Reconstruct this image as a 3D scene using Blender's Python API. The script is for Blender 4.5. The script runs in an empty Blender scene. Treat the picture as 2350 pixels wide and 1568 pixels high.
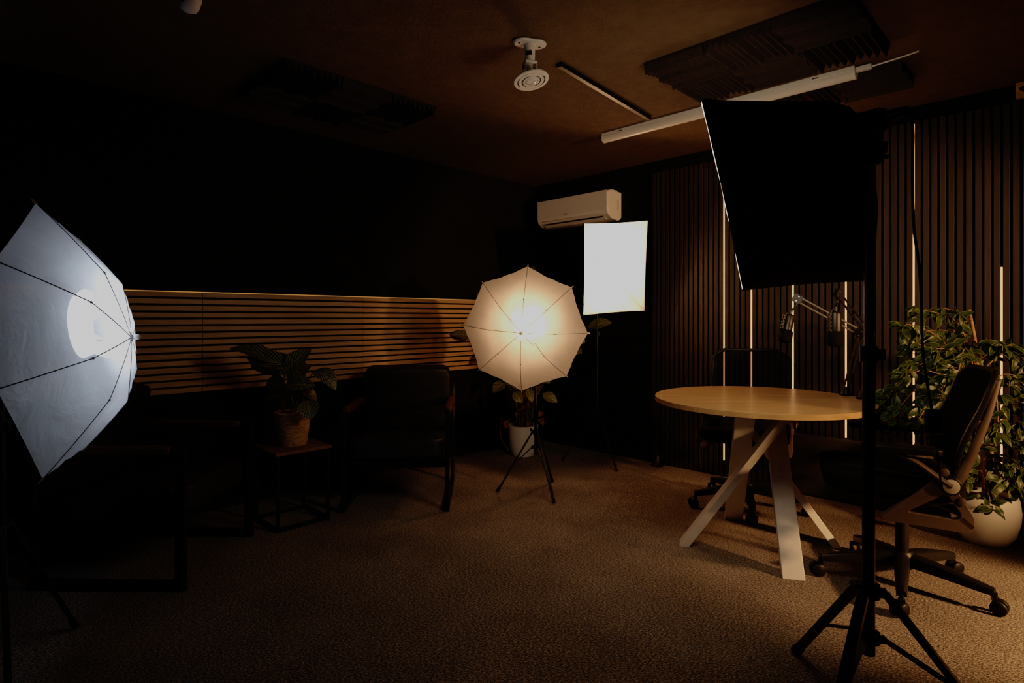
import bpy, bmesh, math, random
from mathutils import Vector as V, Matrix as M
random.seed(7)
PI = math.pi
sc = bpy.context.scene
C = sc.collection

# ------------------------------------------------------------------ camera
F, CX, HY, H = 1337.0, 1175.0, 729.0, 1.165
cam = bpy.data.cameras.new('camera'); camo = bpy.data.objects.new('camera', cam); C.objects.link(camo)
cam.sensor_width = 36; cam.lens = F / 2350 * 36; cam.shift_y = (HY - 784) / 2350
cam.clip_start = 0.02
camo.location = (0, 0, H); camo.rotation_euler = (PI / 2, 0, 0)
sc.camera = camo

def at(px, py, Y):
    return V(((px - CX) / F * Y, Y, H - (py - HY) / F * Y))
def fl(px, py):
    Y = F * H / (py - HY)
    return V(((px - CX) / F * Y, Y, 0))
A0 = math.atan2(.713, .701)            # direction of the room's u axis
DU = V((math.cos(A0), math.sin(A0), 0)); DV = V((-math.sin(A0), math.cos(A0), 0))
def R(u, v, z=0):
    return DU * u + DV * v + V((0, 0, z))
WU, WV, CEIL = 4.145, 3.77, 2.42
U0, V0 = -1.4, -3.4

# ------------------------------------------------------------------ mesh builder
class MB:
    def __init__(s): s.v = []; s.f = []; s.mi = []; s.uv = {}
    def add(s, vs, fs, m=0, mat=None):
        o = len(s.v)
        s.v += [(mat @ V(p)) if mat is not None else V(p) for p in vs]
        for f in fs: s.f.append([i + o for i in f]); s.mi.append(m)
        return o
    def box(s, c, d, mat=None, m=0):
        c = V(c); x, y, z = d[0] / 2, d[1] / 2, d[2] / 2
        vs = [c + V((sx * x, sy * y, sz * z)) for sz in (-1, 1) for sx, sy in ((-1, -1), (1, -1), (1, 1), (-1, 1))]
        s.add(vs, [(3, 2, 1, 0), (4, 5, 6, 7), (0, 1, 5, 4), (1, 2, 6, 5), (2, 3, 7, 6), (3, 0, 4, 7)], m, mat)
        return s
    def beam(s, p, q, w, h, side=None, m=0):
        p, q = V(p), V(q); d = (q - p).normalized()
        if side is None: side = V((0, 0, 1)).cross(d) if abs(d.z) < .95 else V((1, 0, 0))
        sd = (V(side) - d * d.dot(V(side))).normalized(); up = d.cross(sd)
        vs = [b + sd * (a * w / 2) + up * (c * h / 2) for b in (p, q) for a, c in ((-1, -1), (1, -1), (1, 1), (-1, 1))]
        s.add(vs, [(3, 2, 1, 0), (4, 5, 6, 7), (0, 1, 5, 4), (1, 2, 6, 5), (2, 3, 7, 6), (3, 0, 4, 7)], m)
        return s
    def tube(s, pts, r, n=10, closed=False, m=0, flat=1.0):
        pts = [V(p) for p in pts]; N = len(pts)
        rr = r if isinstance(r, (list, tuple)) else [r] * N
        prev = None; rings = []; o = len(s.v)
        for i, p in enumerate(pts):
            if closed: d = (pts[(i + 1) % N] - pts[i - 1])
            else: d = pts[min(i + 1, N - 1)] - pts[max(i - 1, 0)]
            d = d.normalized() if d.length > 1e-9 else V((0, 0, 1))
            if prev is None:
                a = V((0, 0, 1)) if abs(d.z) < .9 else V((1, 0, 0))
                x = d.cross(a).normalized()
            else:
                x = prev - d * d.dot(prev)
                x = x.normalized() if x.length > 1e-6 else d.orthogonal().normalized()
            prev = x; y = d.cross(x)
            s.v += [p + (x * math.cos(2 * PI * k / n) + y * math.sin(2 * PI * k / n) * flat) * rr[i] for k in range(n)]
        for i in range(N if closed else N - 1):
            a, b = o + i * n, o + ((i + 1) % N) * n
            for k in range(n):
                s.f.append([a + k, a + (k + 1) % n, b + (k + 1) % n, b + k]); s.mi.append(m)
        if not closed:
            s.f.append([o + k for k in range(n)][::-1]); s.mi.append(m)
            s.f.append([o + (N - 1) * n + k for k in range(n)]); s.mi.append(m)
        return s
    def lathe(s, prof, n=32, mat=None, m=0, caps=True, sx=1, sy=1):
        o = len(s.v); mat = mat or M.Identity(4)
        for r, z in prof:
            s.v += [mat @ V((r * math.cos(2 * PI * k / n) * sx, r * math.sin(2 * PI * k / n) * sy, z)) for k in range(n)]
        for i in range(len(prof) - 1):
            for k in range(n):
                a, b = o + i * n, o + (i + 1) * n
                s.f.append([a + k, a + (k + 1) % n, b + (k + 1) % n, b + k]); s.mi.append(m)
        if caps:
            s.f.append([o + k for k in range(n)][::-1]); s.mi.append(m)
            s.f.append([o + (len(prof) - 1) * n + k for k in range(n)]); s.mi.append(m)
        return s
    def prism(s, poly, z0, z1, mat=None, m=0):
        n = len(poly)
        vs = [V((p[0], p[1], z0)) for p in poly] + [V((p[0], p[1], z1)) for p in poly]
        s.add(vs, [list(range(n))[::-1], list(range(n, 2 * n))] + [(i, (i + 1) % n, n + (i + 1) % n, n + i) for i in range(n)], m, mat)
        return s
    def ringprism(s, outer, inner, z0, z1, mat=None, m=0):
        n = len(outer)
        vs = [V((p[0], p[1], z)) for z in (z0, z1) for p in outer] + [V((p[0], p[1], z)) for z in (z0, z1) for p in inner]
        fs = []
        for i in range(n):
            j = (i + 1) % n
            fs += [(i, j, n + j, n + i), (2 * n + j, 2 * n + i, 3 * n + i, 3 * n + j), (j, i, 2 * n + i, 2 * n + j), (n + i, n + j, 3 * n + j, 3 * n + i)]
        s.add(vs, fs, m, mat); return s
    def grid(s, P, m=0, uvs=None):
        a, b = len(P), len(P[0]); o = len(s.v)
        for row in P: s.v += [V(p) for p in row]
        if uvs:
            for i in range(a):
                for j in range(b): s.uv[o + i * b + j] = uvs[i][j]
        for i in range(a - 1):
            for j in range(b - 1):
                s.f.append([o + i * b + j, o + i * b + j + 1, o + (i + 1) * b + j + 1, o + (i + 1) * b + j]); s.mi.append(m)
        return s
    def cushion(s, c, d, mat=None, n=10, e=.18, puff=.12, m=0):
        """soft rounded block"""
        bm = bmesh.new(); bmesh.ops.create_cube(bm, size=2)
        bmesh.ops.subdivide_edges(bm, edges=bm.edges[:], cuts=n, use_grid_fill=True)
        c = V(c); vs = []
        for v in bm.verts:
            p = v.co.copy()
            q = [max(-1 + e, min(1 - e, x)) for x in p]; dd = V([p[i] - q[i] for i in range(3)])
            if dd.length > 1e-6: dd = dd.normalized() * e
            p = V(q) + dd
            p.z *= 1 + puff * (1 - p.x * p.x) * (1 - p.y * p.y)
            vs.append(c + V((p.x * d[0] / 2, p.y * d[1] / 2, p.z * d[2] / 2)))
        bm.verts.index_update()
        s.add(vs, [[v.index for v in f.verts] for f in bm.faces], m, mat); bm.free(); return s
    def build(s, name, mats, parent=None, smooth=35, off=None, bevel=0, solid=0):
        me = bpy.data.meshes.new(name)
        vs = [p - V(off) for p in s.v] if off is not None else s.v
        me.from_pydata([tuple(p) for p in vs], [], s.f); me.update()
        if not isinstance(mats, (list, tuple)): mats = [mats]
        for m in mats: me.materials.append(m)
        if len(mats) > 1: me.polygons.foreach_set('material_index', [min(i, len(mats) - 1) for i in s.mi])
        if s.uv:
            ul = me.uv_layers.new(name='UVMap')
            for l in me.loops: ul.data[l.index].uv = s.uv.get(l.vertex_index, (0, 0))
        if smooth:
            me.polygons.foreach_set('use_smooth', [True] * len(me.polygons))
            me.set_sharp_from_angle(angle=math.radians(smooth))
        o = bpy.data.objects.new(name, me); C.objects.link(o)
        if parent is not None: o.parent = parent
        if bevel:
            b = o.modifiers.new('bevel', 'BEVEL'); b.width = bevel; b.segments = 2; b.limit_method = 'ANGLE'; b.angle_limit = math.radians(40)
        if solid:
            q = o.modifiers.new('solid', 'SOLIDIFY'); q.thickness = solid; q.offset = 0
            if len(mats) > 1: q.material_offset = 1
        return o

def rounded(w, h, r, n=5):
    P = []
    for cx, cy, a in ((w / 2 - r, h / 2 - r, 0), (-w / 2 + r, h / 2 - r, 90), (-w / 2 + r, -h / 2 + r, 180), (w / 2 - r, -h / 2 + r, 270)):
        for k in range(n + 1):
            t = math.radians(a + 90 * k / n); P.append((cx + r * math.cos(t), cy + r * math.sin(t)))
    return P
def round_poly(pts, r, n=5):
    out = []; N = len(pts)
    for i in range(N):
        p, a, b = V(pts[i]), V(pts[i - 1]), V(pts[(i + 1) % N])
        q0 = p + (a - p).normalized() * r; q1 = p + (b - p).normalized() * r
        for k in range(n + 1):
            t = k / n; out.append(q0 * (1 - t) ** 2 + p * 2 * t * (1 - t) + q1 * t * t)
    return [(q.x, q.y) for q in out]
def smooth_path(pts, n=6):
    pts = [V(p) for p in pts]; out = []
    for i in range(len(pts) - 1):
        p0, p1, p2, p3 = pts[max(i - 1, 0)], pts[i], pts[i + 1], pts[min(i + 2, len(pts) - 1)]
        for k in range(n):
            t = k / n
            out.append(.5 * ((2 * p1) + (p2 - p0) * t + (2 * p0 - 5 * p1 + 4 * p2 - p3) * t * t + (3 * p1 - p0 - 3 * p2 + p3) * t ** 3))
    out.append(pts[-1]); return out
def frame(o, z, x=None):
    """matrix with local z along z"""
    z = V(z).normalized()
    x = V(x) if x is not None else (V((0, 0, 1)) if abs(z.z) < .9 else V((1, 0, 0))).cross(z)
    x = (x - z * z.dot(x)).normalized(); y = z.cross(x)
    m = M((x, y, z)).transposed().to_4x4(); m.translation = V(o); return m
def tag(o, label=None, cat=None, group=None, kind=None):
    if label: o['label'] = label
    if cat: o['category'] = cat
    if group: o['group'] = group
    if kind: o['kind'] = kind
    return o
def thing(name, label, cat, loc=(0, 0, 0), rz=0, group=None):
    o = bpy.data.objects.new(name, None); C.objects.link(o)
    o.empty_display_size = .1
    o.location = loc; o.rotation_euler = (0, 0, rz); return tag(o, label, cat, group)
def struct(o): o['kind'] = 'structure'; return o
def copy_tree(o, parent=None):
    c = o.copy(); C.objects.link(c)
    if parent is not None: c.parent = parent
    for ch in list(o.children): copy_tree(ch, c)
    return c

# ------------------------------------------------------------------ materials
def nt(name):
    m = bpy.data.materials.new(name); m.use_nodes = True
    t = m.node_tree; t.nodes.clear(); out = t.nodes.new('ShaderNodeOutputMaterial'); return m, t, out
def node(t, typ, ins=None, **kw):
    n = t.nodes.new(typ)
    for k, v in kw.items(): setattr(n, k, v)
    for k, v in (ins or {}).items():
        if hasattr(v, 'is_output'): t.links.new(v, n.inputs[k])
        else: n.inputs[k].default_value = v
    return n
def c4(c): return (c[0], c[1], c[2], 1)
def coords(t, scale=(1, 1, 1), kind='Object', rot=(0, 0, 0)):
    tc = node(t, 'ShaderNodeTexCoord')
    mp = node(t, 'ShaderNodeMapping', {'Vector': tc.outputs[kind], 'Scale': scale, 'Rotation': rot}); return mp.outputs[0]
def ramp(t, fac, stops):
    r = node(t, 'ShaderNodeValToRGB', {'Fac': fac}); e = r.color_ramp.elements
    while len(e) < len(stops): e.new(.5)
    for i, (p, c) in enumerate(stops): e[i].position = p; e[i].color = c4(c)
    return r.outputs[0]
def plain(name, col, rough=.5, metal=0, var=.15, scale=40, bump=0, spec=.5, bscale=None, cs=(1, 1, 1)):
    m, t, out = nt(name)
    co = coords(t, cs)
    n = node(t, 'ShaderNodeTexNoise', {'Vector': co, 'Scale': scale, 'Detail': 3})
    c = ramp(t, n.outputs[0], [(.3, [x * (1 - var) for x in col]), (.7, [min(1, x * (1 + var)) for x in col])])
    b = node(t, 'ShaderNodeBsdfPrincipled', {'Base Color': c, 'Roughness': rough, 'Metallic': metal, 'Specular IOR Level': spec})
    if bump:
        n2 = node(t, 'ShaderNodeTexNoise', {'Vector': co, 'Scale': bscale or scale * 3, 'Detail': 4})
        bp = node(t, 'ShaderNodeBump', {'Height': n2.outputs[0], 'Strength': bump, 'Distance': .01})
        t.links.new(bp.outputs[0], b.inputs['Normal'])
    t.links.new(b.outputs[0], out.inputs[0]); return m
def wood(name, dark, light, rough=.45, scale=(2, 30, 30), rot=(0, 0, 0), kind='Object', bump=.05, isl=.25):
    m, t, out = nt(name)
    co = coords(t, scale, kind, rot)
    geo = node(t, 'ShaderNodeNewGeometry')
    add = node(t, 'ShaderNodeVectorMath', {0: co}, operation='ADD')
    sc_ = node(t, 'ShaderNodeVectorMath', {0: geo.outputs['Random Per Island'], 'Scale': 37.0}, operation='SCALE')
    t.links.new(sc_.outputs[0], add.inputs[1])
    n = node(t, 'ShaderNodeTexNoise', {'Vector': add.outputs[0], 'Scale': 1.0, 'Detail': 6, 'Roughness': .65, 'Distortion': .6})
    c = ramp(t, n.outputs[0], [(.28, dark), (.5, [(a + b) / 2 for a, b in zip(dark, light)]), (.72, light)])
    hs = node(t, 'ShaderNodeHueSaturation', {'Color': c})
    mr = node(t, 'ShaderNodeMapRange', {'Value': geo.outputs['Random Per Island'], 'To Min': 1 - isl, 'To Max': 1 + isl})
    t.links.new(mr.outputs[0], hs.inputs['Value'])
    b = node(t, 'ShaderNodeBsdfPrincipled', {'Base Color': hs.outputs[0], 'Roughness': rough})
    bp = node(t, 'ShaderNodeBump', {'Height': n.outputs[0], 'Strength': bump, 'Distance': .01})
    t.links.new(bp.outputs[0], b.inputs['Normal'])
    t.links.new(b.outputs[0], out.inputs[0]); return m
def emit(name, col, s):
    m, t, out = nt(name)
    e = node(t, 'ShaderNodeEmission', {'Color': c4(col), 'Strength': s}); t.links.new(e.outputs[0], out.inputs[0]); return m
def fabric(name, col, trans=.62, clear=.14):
    """thin white diffusing cloth, lit from behind"""
    m, t, out = nt(name)
    co = coords(t)
    n = node(t, 'ShaderNodeTexNoise', {'Vector': co, 'Scale': 9, 'Detail': 4, 'Distortion': 1.2})
    w = node(t, 'ShaderNodeTexNoise', {'Vector': co, 'Scale': 600, 'Detail': 1})
    hh = node(t, 'ShaderNodeMath', {0: w.outputs[0], 1: .03}, operation='MULTIPLY')
    h2 = node(t, 'ShaderNodeMath', {0: n.outputs[0], 1: hh.outputs[0]}, operation='ADD')
    bp = node(t, 'ShaderNodeBump', {'Height': h2.outputs[0], 'Strength': .35, 'Distance': .02})
    c = ramp(t, n.outputs[0], [(.25, [x * .9 for x in col]), (.75, col)])
    d = node(t, 'ShaderNodeBsdfDiffuse', {'Color': c, 'Normal': bp.outputs[0]})
    tr = node(t, 'ShaderNodeBsdfTranslucent', {'Color': c, 'Normal': bp.outputs[0]})
    mx = node(t, 'ShaderNodeMixShader', {0: trans, 1: d.outputs[0], 2: tr.outputs[0]})
    tp = node(t, 'ShaderNodeBsdfTransparent')
    m2 = node(t, 'ShaderNodeMixShader', {0: clear, 1: mx.outputs[0], 2: tp.outputs[0]})
    t.links.new(m2.outputs[0], out.inputs[0]); return m
def mesh_cloth(name, col, hole=.45):
    m, t, out = nt(name)
    d = node(t, 'ShaderNodeBsdfDiffuse', {'Color': c4(col)})
    co = coords(t, (260, 260, 260))
    w = node(t, 'ShaderNodeTexWave', {'Vector': co, 'Scale': 1.0, 'Distortion': 0})
    mr = node(t, 'ShaderNodeMapRange', {'Value': w.outputs[1], 'To Min': hole * .7, 'To Max': hole * 1.3})
    tp = node(t, 'ShaderNodeBsdfTransparent')
    m2 = node(t, 'ShaderNodeMixShader', {0: mr.outputs[0], 1: d.outputs[0], 2: tp.outputs[0]})
    t.links.new(m2.outputs[0], out.inputs[0]); return m
def leafmat(name, dark, light, stripes=9, trans=.25, mode='stripe'):
    m, t, out = nt(name)
    uv = node(t, 'ShaderNodeTexCoord').outputs['UV']
    sp = node(t, 'ShaderNodeSeparateXYZ', {0: uv})
    ay = node(t, 'ShaderNodeMath', {0: sp.outputs[1], 1: .5}, operation='SUBTRACT')
    ab = node(t, 'ShaderNodeMath', {0: ay.outputs[0]}, operation='ABSOLUTE')
    if mode == 'stripe':
        k = node(t, 'ShaderNodeMath', {0: ab.outputs[0], 1: -.9, 2: sp.outputs[0]}, operation='MULTIPLY_ADD')
        s = node(t, 'ShaderNodeMath', {0: k.outputs[0], 1: stripes * 2 * PI}, operation='MULTIPLY')
        w = node(t, 'ShaderNodeMath', {0: s.outputs[0]}, operation='SINE')
        f = node(t, 'ShaderNodeMapRange', {'Value': w.outputs[0], 'From Min': -.4, 'From Max': .9})
        fac = f.outputs[0]
    else:
        n = node(t, 'ShaderNodeTexNoise', {'Vector': uv, 'Scale': 5, 'Detail': 3})
        f = node(t, 'ShaderNodeMath', {0: ab.outputs[0], 1: n.outputs[0]}, operation='MULTIPLY')
        fac = node(t, 'ShaderNodeMapRange', {'Value': f.outputs[0], 'From Min': .14, 'From Max': .26}).outputs[0]
    mid = node(t, 'ShaderNodeMapRange', {'Value': ab.outputs[0], 'From Min': .015, 'From Max': .03, 'To Min': 1, 'To Max': 0})
    mx = node(t, 'ShaderNodeMath', {0: fac, 1: mid.outputs[0]}, operation='MAXIMUM')
    c = ramp(t, mx.outputs[0], [(0, dark), (1, light)])
    b = node(t, 'ShaderNodeBsdfPrincipled', {'Base Color': c, 'Roughness': .42})
    tr = node(t, 'ShaderNodeBsdfTranslucent', {'Color': c})
    m2 = node(t, 'ShaderNodeMixShader', {0: trans, 1: b.outputs[0], 2: tr.outputs[0]})
    t.links.new(m2.outputs[0], out.inputs[0]); return m
def carpet_mat():
    m, t, out = nt('carpet')
    co = coords(t, (1, 1, 1), 'Object', (0, 0, .35))
    st = coords(t, (1, 2.2, 1), 'Object', (0, 0, .35))
    n1 = node(t, 'ShaderNodeTexNoise', {'Vector': st, 'Scale': 105, 'Detail': 4, 'Roughness': .62})
    n2 = node(t, 'ShaderNodeTexNoise', {'Vector': co, 'Scale': 330, 'Detail': 2})
    n3 = node(t, 'ShaderNodeTexNoise', {'Vector': co, 'Scale': 2.2, 'Detail': 3})
    a = node(t, 'ShaderNodeMath', {0: n1.outputs[0], 1: .65, 2: 0}, operation='MULTIPLY_ADD')
    b_ = node(t, 'ShaderNodeMath', {0: n2.outputs[0], 1: .35, 2: a.outputs[0]}, operation='MULTIPLY_ADD')
    c_ = node(t, 'ShaderNodeMath', {0: n3.outputs[0], 1: .10, 2: b_.outputs[0]}, operation='MULTIPLY_ADD')
    c = ramp(t, c_.outputs[0], [(.46, (.036, .030, .025)), (.56, (.20, .163, .133)), (.65, (.55, .455, .38))])
    bp = node(t, 'ShaderNodeBump', {'Height': b_.outputs[0], 'Strength': .7, 'Distance': .012})
    b = node(t, 'ShaderNodeBsdfPrincipled', {'Base Color': c, 'Roughness': .95, 'Specular IOR Level': .1, 'Normal': bp.outputs[0]})
    t.links.new(b.outputs[0], out.inputs[0]); return m

m_carpet = carpet_mat()
m_ceil = plain('ceiling_paint', (.118, .081, .049), .85, var=.12, scale=14, bump=.55, bscale=85, spec=.2)
m_wall = plain('black_wall_paint', (.0075, .0066, .006), .8, var=.2, scale=3, bump=.08, bscale=120, spec=.15)
m_base = plain('black_skirting', (.012, .011, .011), .4)
m_oak = wood('oak_slats', (.36, .20, .10), (.64, .39, .21), .5, (3, 3, 60), isl=.12)
m_smoked = wood('smoked_oak_slats', (.016, .0115, .0092), (.042, .030, .0235), .55, (45, 45, 2.2), isl=.22)
m_felt = plain('black_felt', (.006, .006, .006), .95, spec=.1)
m_top = wood('light_oak_top', (.42, .24, .105), (.66, .40, .19), .25, (2.2, 28, 28), rot=(0, 0, .12), isl=0, bump=.02)
m_rustic = wood('rustic_brown_board', (.10, .05, .026), (.26, .14, .075), .5, (18, 3, 18), isl=.1)
m_arm = wood('red_brown_arm_wood', (.06, .021, .010), (.13, .052, .024), .38, (5, 40, 40), isl=.05)
m_white = plain('white_paint', (.74, .70, .66), .42, var=.04)
m_plastic = plain('white_plastic', (.78, .75, .72), .35, var=.02)
m_pot = plain('white_ceramic', (.80, .77, .73), .38, var=.02)
m_black = plain('black_metal', (.012, .012, .012), .38, metal=.2)
m_blackp = plain('black_plastic', (.008, .0075, .0072), .45, spec=.3)
m_leather = plain('black_leather', (.016, .0145, .014), .48, bump=.15, bscale=220)
m_blackc = plain('black_cloth', (.005, .005, .005), .85, bump=.3, bscale=400, spec=.15)
m_nylon = plain('black_nylon', (.006, .006, .006), .7, bump=.1, spec=.2)
m_silver = plain('silver_lining', (.75, .75, .75), .45, var=.05)
m_foam = plain('charcoal_foam', (.045, .034, .029), .95, bump=.3, bscale=300, spec=.1)
m_chrome = plain('chrome', (.75, .73, .70), .16, metal=1, var=.02)
m_steel = plain('rib_steel', (.05, .05, .055), .4, metal=.4)
m_grey = plain('taupe_grey_plastic', (.115, .082, .062), .42, var=.05)
m_knob = plain('pale_grey_cap', (.62, .55, .46), .35, var=.03)
m_dark = plain('dark_hole', (.004, .004, .004), .9)
m_mic = plain('dark_satin_mic_metal', (.05, .047, .045), .38, metal=.8)
m_chairmesh = mesh_cloth('chair_mesh', (.010, .009, .009), .0)
m_backmesh = mesh_cloth('back_chair_mesh', (.010, .009, .009), .26)
m_soil = plain('potting_soil', (.05, .03, .018), .95, bump=.8)
m_basket = plain('seagrass', (.50, .31, .15), .8, var=.45, scale=40, bump=.8, bscale=60, cs=(1, 1, 5))
m_cal = leafmat('striped_calathea_leaf', (.014, .028, .014), (.34, .31, .14), 8)
m_cal2 = leafmat('pale_striped_leaf', (.03, .045, .02), (.26, .25, .12), 8)
m_fic = leafmat('variegated_ficus_leaf', (.03, .065, .014), (.17, .20, .05), mode='edge', trans=.3)
m_stem = plain('green_stem', (.10, .09, .035), .6)
m_drystem = plain('dry_brown_stem', (.15, .065, .028), .8, var=.5, scale=50)
m_dryleaf = plain('dry_leaf', (.25, .115, .045), .8, var=.4, scale=30)
m_bark = plain('pale_bark', (.36, .21, .11), .7, var=.3, bump=.3)
m_fabw = fabric('white_umbrella_cloth', (.62, .60, .595), .70, .17)
m_fabs = fabric('softbox_diffuser_cloth', (.135, .129, .125), .72, .13)
m_glass = plain('lamp_lens', (.7, .68, .66), .12, var=.02)
WARM = (1.0, .495, .235); COOL = (.66, .81, 1.0)
m_bulbw = emit('warm_bulb', WARM, 36.0)
m_bulbs = emit('warm_softbox_bulb', WARM, 850.0)
m_bulbc = emit('cool_bulb', COOL, 23.0)
m_difc = emit('cool_diffuser_glow', (1.0, .74, .50), 9.0)
m_led = emit('warm_led', (1.0, .43, .19), 2.2)
m_led2 = emit('dim_warm_led', (1.0, .42, .12), .5)

# ------------------------------------------------------------------ the room
def quad(name, pts, mat):
    b = MB(); b.add(pts, [(0, 1, 2, 3)]); return struct(b.build(name, mat, smooth=0))
def slab(name, a, b_, z0, z1, nrm, mat, th=.1):
    """wall box; inner face along a-b"""
    m = MB(); n = V(nrm) * th
    a, b_ = V(a), V(b_)
    vs = [a + V((0, 0, z0)), b_ + V((0, 0, z0)), b_ + n + V((0, 0, z0)), a + n + V((0, 0, z0)), a + V((0, 0, z1)), b_ + V((0, 0, z1)), b_ + n + V((0, 0, z1)), a + n + V((0, 0, z1))]
    m.add(vs, [(3, 2, 1, 0), (4, 5, 6, 7), (0, 1, 5, 4), (1, 2, 6, 5), (2, 3, 7, 6), (3, 0, 4, 7)])
    o = m.build(name, mat, smooth=0); return struct(o)
def hslab(name, z0, z1, mat):
    b = MB(); P = [R(U0 - .1, V0 - .1), R(WU + .1, V0 - .1), R(WU + .1, WV + .1), R(U0 - .1, WV + .1)]
    b.prism([(p.x, p.y) for p in P], z0, z1); return struct(b.build(name, mat, smooth=0))
hslab('floor', -.1, 0, m_carpet)
hslab('ceiling', CEIL, CEIL + .1, m_ceil)
slab('wall_left', R(U0, WV), R(WU, WV), 0, CEIL, DV, m_wall)
slab('wall_right', R(WU, WV), R(WU, V0), 0, CEIL, DU, m_wall)
slab('wall_near', R(WU, V0), R(U0, V0), 0, CEIL, -DV, m_wall)
slab('wall_rear', R(U0, V0), R(U0, WV), 0, CEIL, -DU, m_wall)
slab('baseboard_left', R(U0, WV - .012), R(WU - .012, WV - .012), 0, .06, DV, m_base, .012)
slab('baseboard_right', R(WU - .012, WV - .012), R(WU - .012, 2.5), 0, .06, DU, m_base, .012)

# horizontal oak slat panels on the left wall
PZ0, PZ1 = .725, 1.313
def oak_panel(u0, u1, label):
    t = thing('oak_cladding', label, 'wall panel', R(u0, WV - .001, PZ0), A0, 'oak slat panels on the left wall')
    L = u1 - u0 - .0015; hgt = PZ1 - PZ0
    b = MB(); b.box((L / 2, -.004, hgt / 2), (L, .008, hgt)); b.build('felt_backing', m_felt, t, 0)
    b = MB(); n = 15; pitch = hgt / (n - .3)
    for k in range(n):
        z0 = hgt - k * pitch - pitch * .7
        b.box((L / 2, -.0140, z0 + pitch * .35), (L, .012, pitch * .7))
    b.build('oak_slat_face', m_oak, t, 0, bevel=.001)
oak_panel(.10, 1.185, 'oak horizontal slat panel on left wall, beside the cool white umbrella')
oak_panel(1.185, 2.267, 'oak horizontal slat panel on left wall, behind the plant on the side table')
oak_panel(2.267, 3.48, 'oak horizontal slat panel on left wall, above the tufted armchair')
b = MB(); b.box((1.69, -.003, .003), (3.38, .005, .005))
tag(b.build('led_strip', m_led2, None, 0), 'dim LED strip along the top edge of the oak slat panels', 'LED strip')
o = bpy.data.objects['led_strip']; o.location = R(.10, WV - .004, PZ1); o.rotation_euler.z = A0

# vertical smoked-oak cladding on the right wall
SV0, SV1, SZ1 = 2.476, -1.3, 2.324
t = thing('slat_cladding', 'dark smoked oak vertical slat cladding covering the right wall', 'wall panel', R(WU - .0005, SV0, 0), A0)
b = MB(); b.box((-.0045, (SV1 - SV0) / 2, SZ1 / 2 + .005), (.009, SV0 - SV1, SZ1 - .01)); b.build('felt_backing', m_felt, t, 0)
b = MB(); nsl = int((SV0 - SV1) / .04)
for k in range(nsl):
    b.box((-.015, -.04 * k - .0135, SZ1 / 2 + .004), (.012, .027, SZ1 - .008 + (0.002 if k % 3 else -.002)))
b.build('smoked_oak_slat_face', m_smoked, t, 0, bevel=.0012)
def led(v, z0, z1, label):
    k = round((SV0 - v - .0335) / .04); v = SV0 - .04 * k - .0335
    o = MB().box((0, 0, (z1 - z0) / 2), (.007, .0085, z1 - z0)).build('led_strip', m_led, None, 0, bevel=.0015)
    o.location = R(WU - .0165, v, z0); o.rotation_euler.z = A0
    tag(o, label, 'LED strip', 'LED strips in the slat cladding')
led(1.896, .12, 2.30, 'vertical LED strip in slat cladding, leftmost, left of the black softbox lower corner')
led(1.663, .40, 2.30, 'vertical LED strip in slat cladding, second from left, above the far chair back')
led(1.393, .40, 2.30, 'vertical LED strip in slat cladding, just right of the left microphone')
led(1.083, .40, 2.30, 'vertical LED strip in slat cladding, just right of the right microphone')
led(.727, .40, 2.312, 'tall vertical LED strip in slat cladding, right of the softbox stand pole')
led(.327, .25, 1.44, 'short glowing vertical LED strip in slat cladding, behind the ficus above the white pot')

# low fabric board along the foot of the cladding
t = thing('fabric_board', 'low charcoal cloth board on the floor along the slat cladding', 'board', R(WU - .048, .56, 0), A0)
b = MB(); b.box((0, .42, .197), (.05, .86, .394)); b.build('cloth_face', plain('charcoal_carpet_cloth', (.03, .025, .022), .95, var=.5, scale=160, bump=.5, bscale=300), t, 40, bevel=.012)
b = MB(); b.box((0, .42, .004), (.054, .865, .008)); b.build('base_rail', m_blackp, t, 0)

# ------------------------------------------------------------------ ceiling fittings
def foam_tile(u, v, flip, label, group):
    S = .303
    t = MB(); n = 9; prof = []
    for k in range(n):
        hh = (.040 + .016 * ((k * 7 + 3) % 4) / 3); x0 = S * k / n; w = S / n
        prof += [(x0, .014), (x0 + w * .34, hh), (x0 + w * .52, hh), (x0 + w * .86, .014)]
    prof.append((S, .016))
    N = len(prof)
    vs = [V((x, y, -z)) for y in (0, S) for x, z in prof] + [V((x, y, 0)) for y in (0, S) for x in (0, S)]
    fs = [(i, i + 1, N + i + 1, N + i) for i in range(N - 1)]
    a = 2 * N
    fs += [[a] + list(range(N)) + [a + 1], [a + 3] + [N + i for i in range(N)][::-1] + [a + 2], (a, a + 1, a + 3, a + 2), (0, a, a + 2, N), (N - 1, 2 * N - 1, a + 3, a + 1)]
    mat = M.Translation((S / 2, S / 2, 0)) @ M.Rotation(PI / 2 if flip else 0, 4, 'Z') @ M.Translation((-S / 2, -S / 2, 0))
    t.add(vs, fs, 0, mat)
    bm = bmesh.new(); me = bpy.data.meshes.new('tmp'); me.from_pydata([tuple(p) for p in t.v], [], t.f); bm.from_mesh(me)
    bmesh.ops.recalc_face_normals(bm, faces=bm.faces)
    t.f = [[x.index for x in f.verts] for f in bm.faces]; bm.free(); bpy.data.meshes.remove(me)
    o = t.build('foam_tile', m_foam, None, 0)
    o.location = R(u, v, CEIL - .0005); o.rotation_euler.z = A0
    tag(o, label, 'acoustic foam', group)
ORD = ['first', 'second', 'third']
rowtxt = ['in the row nearest the spotlight', 'in the middle row', 'in the row beyond the lamp']
for i in range(3):
    for j, u in enumerate((2.50, 2.806, 3.345)):
        foam_tile(u, 1.55 - .305 * (i + 1), (i + j) % 2 == 1, 'ridged foam tile by the batten lamp, %s from left %s' % (ORD[i], rowtxt[j]), 'foam tiles by the batten lamp')
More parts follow.
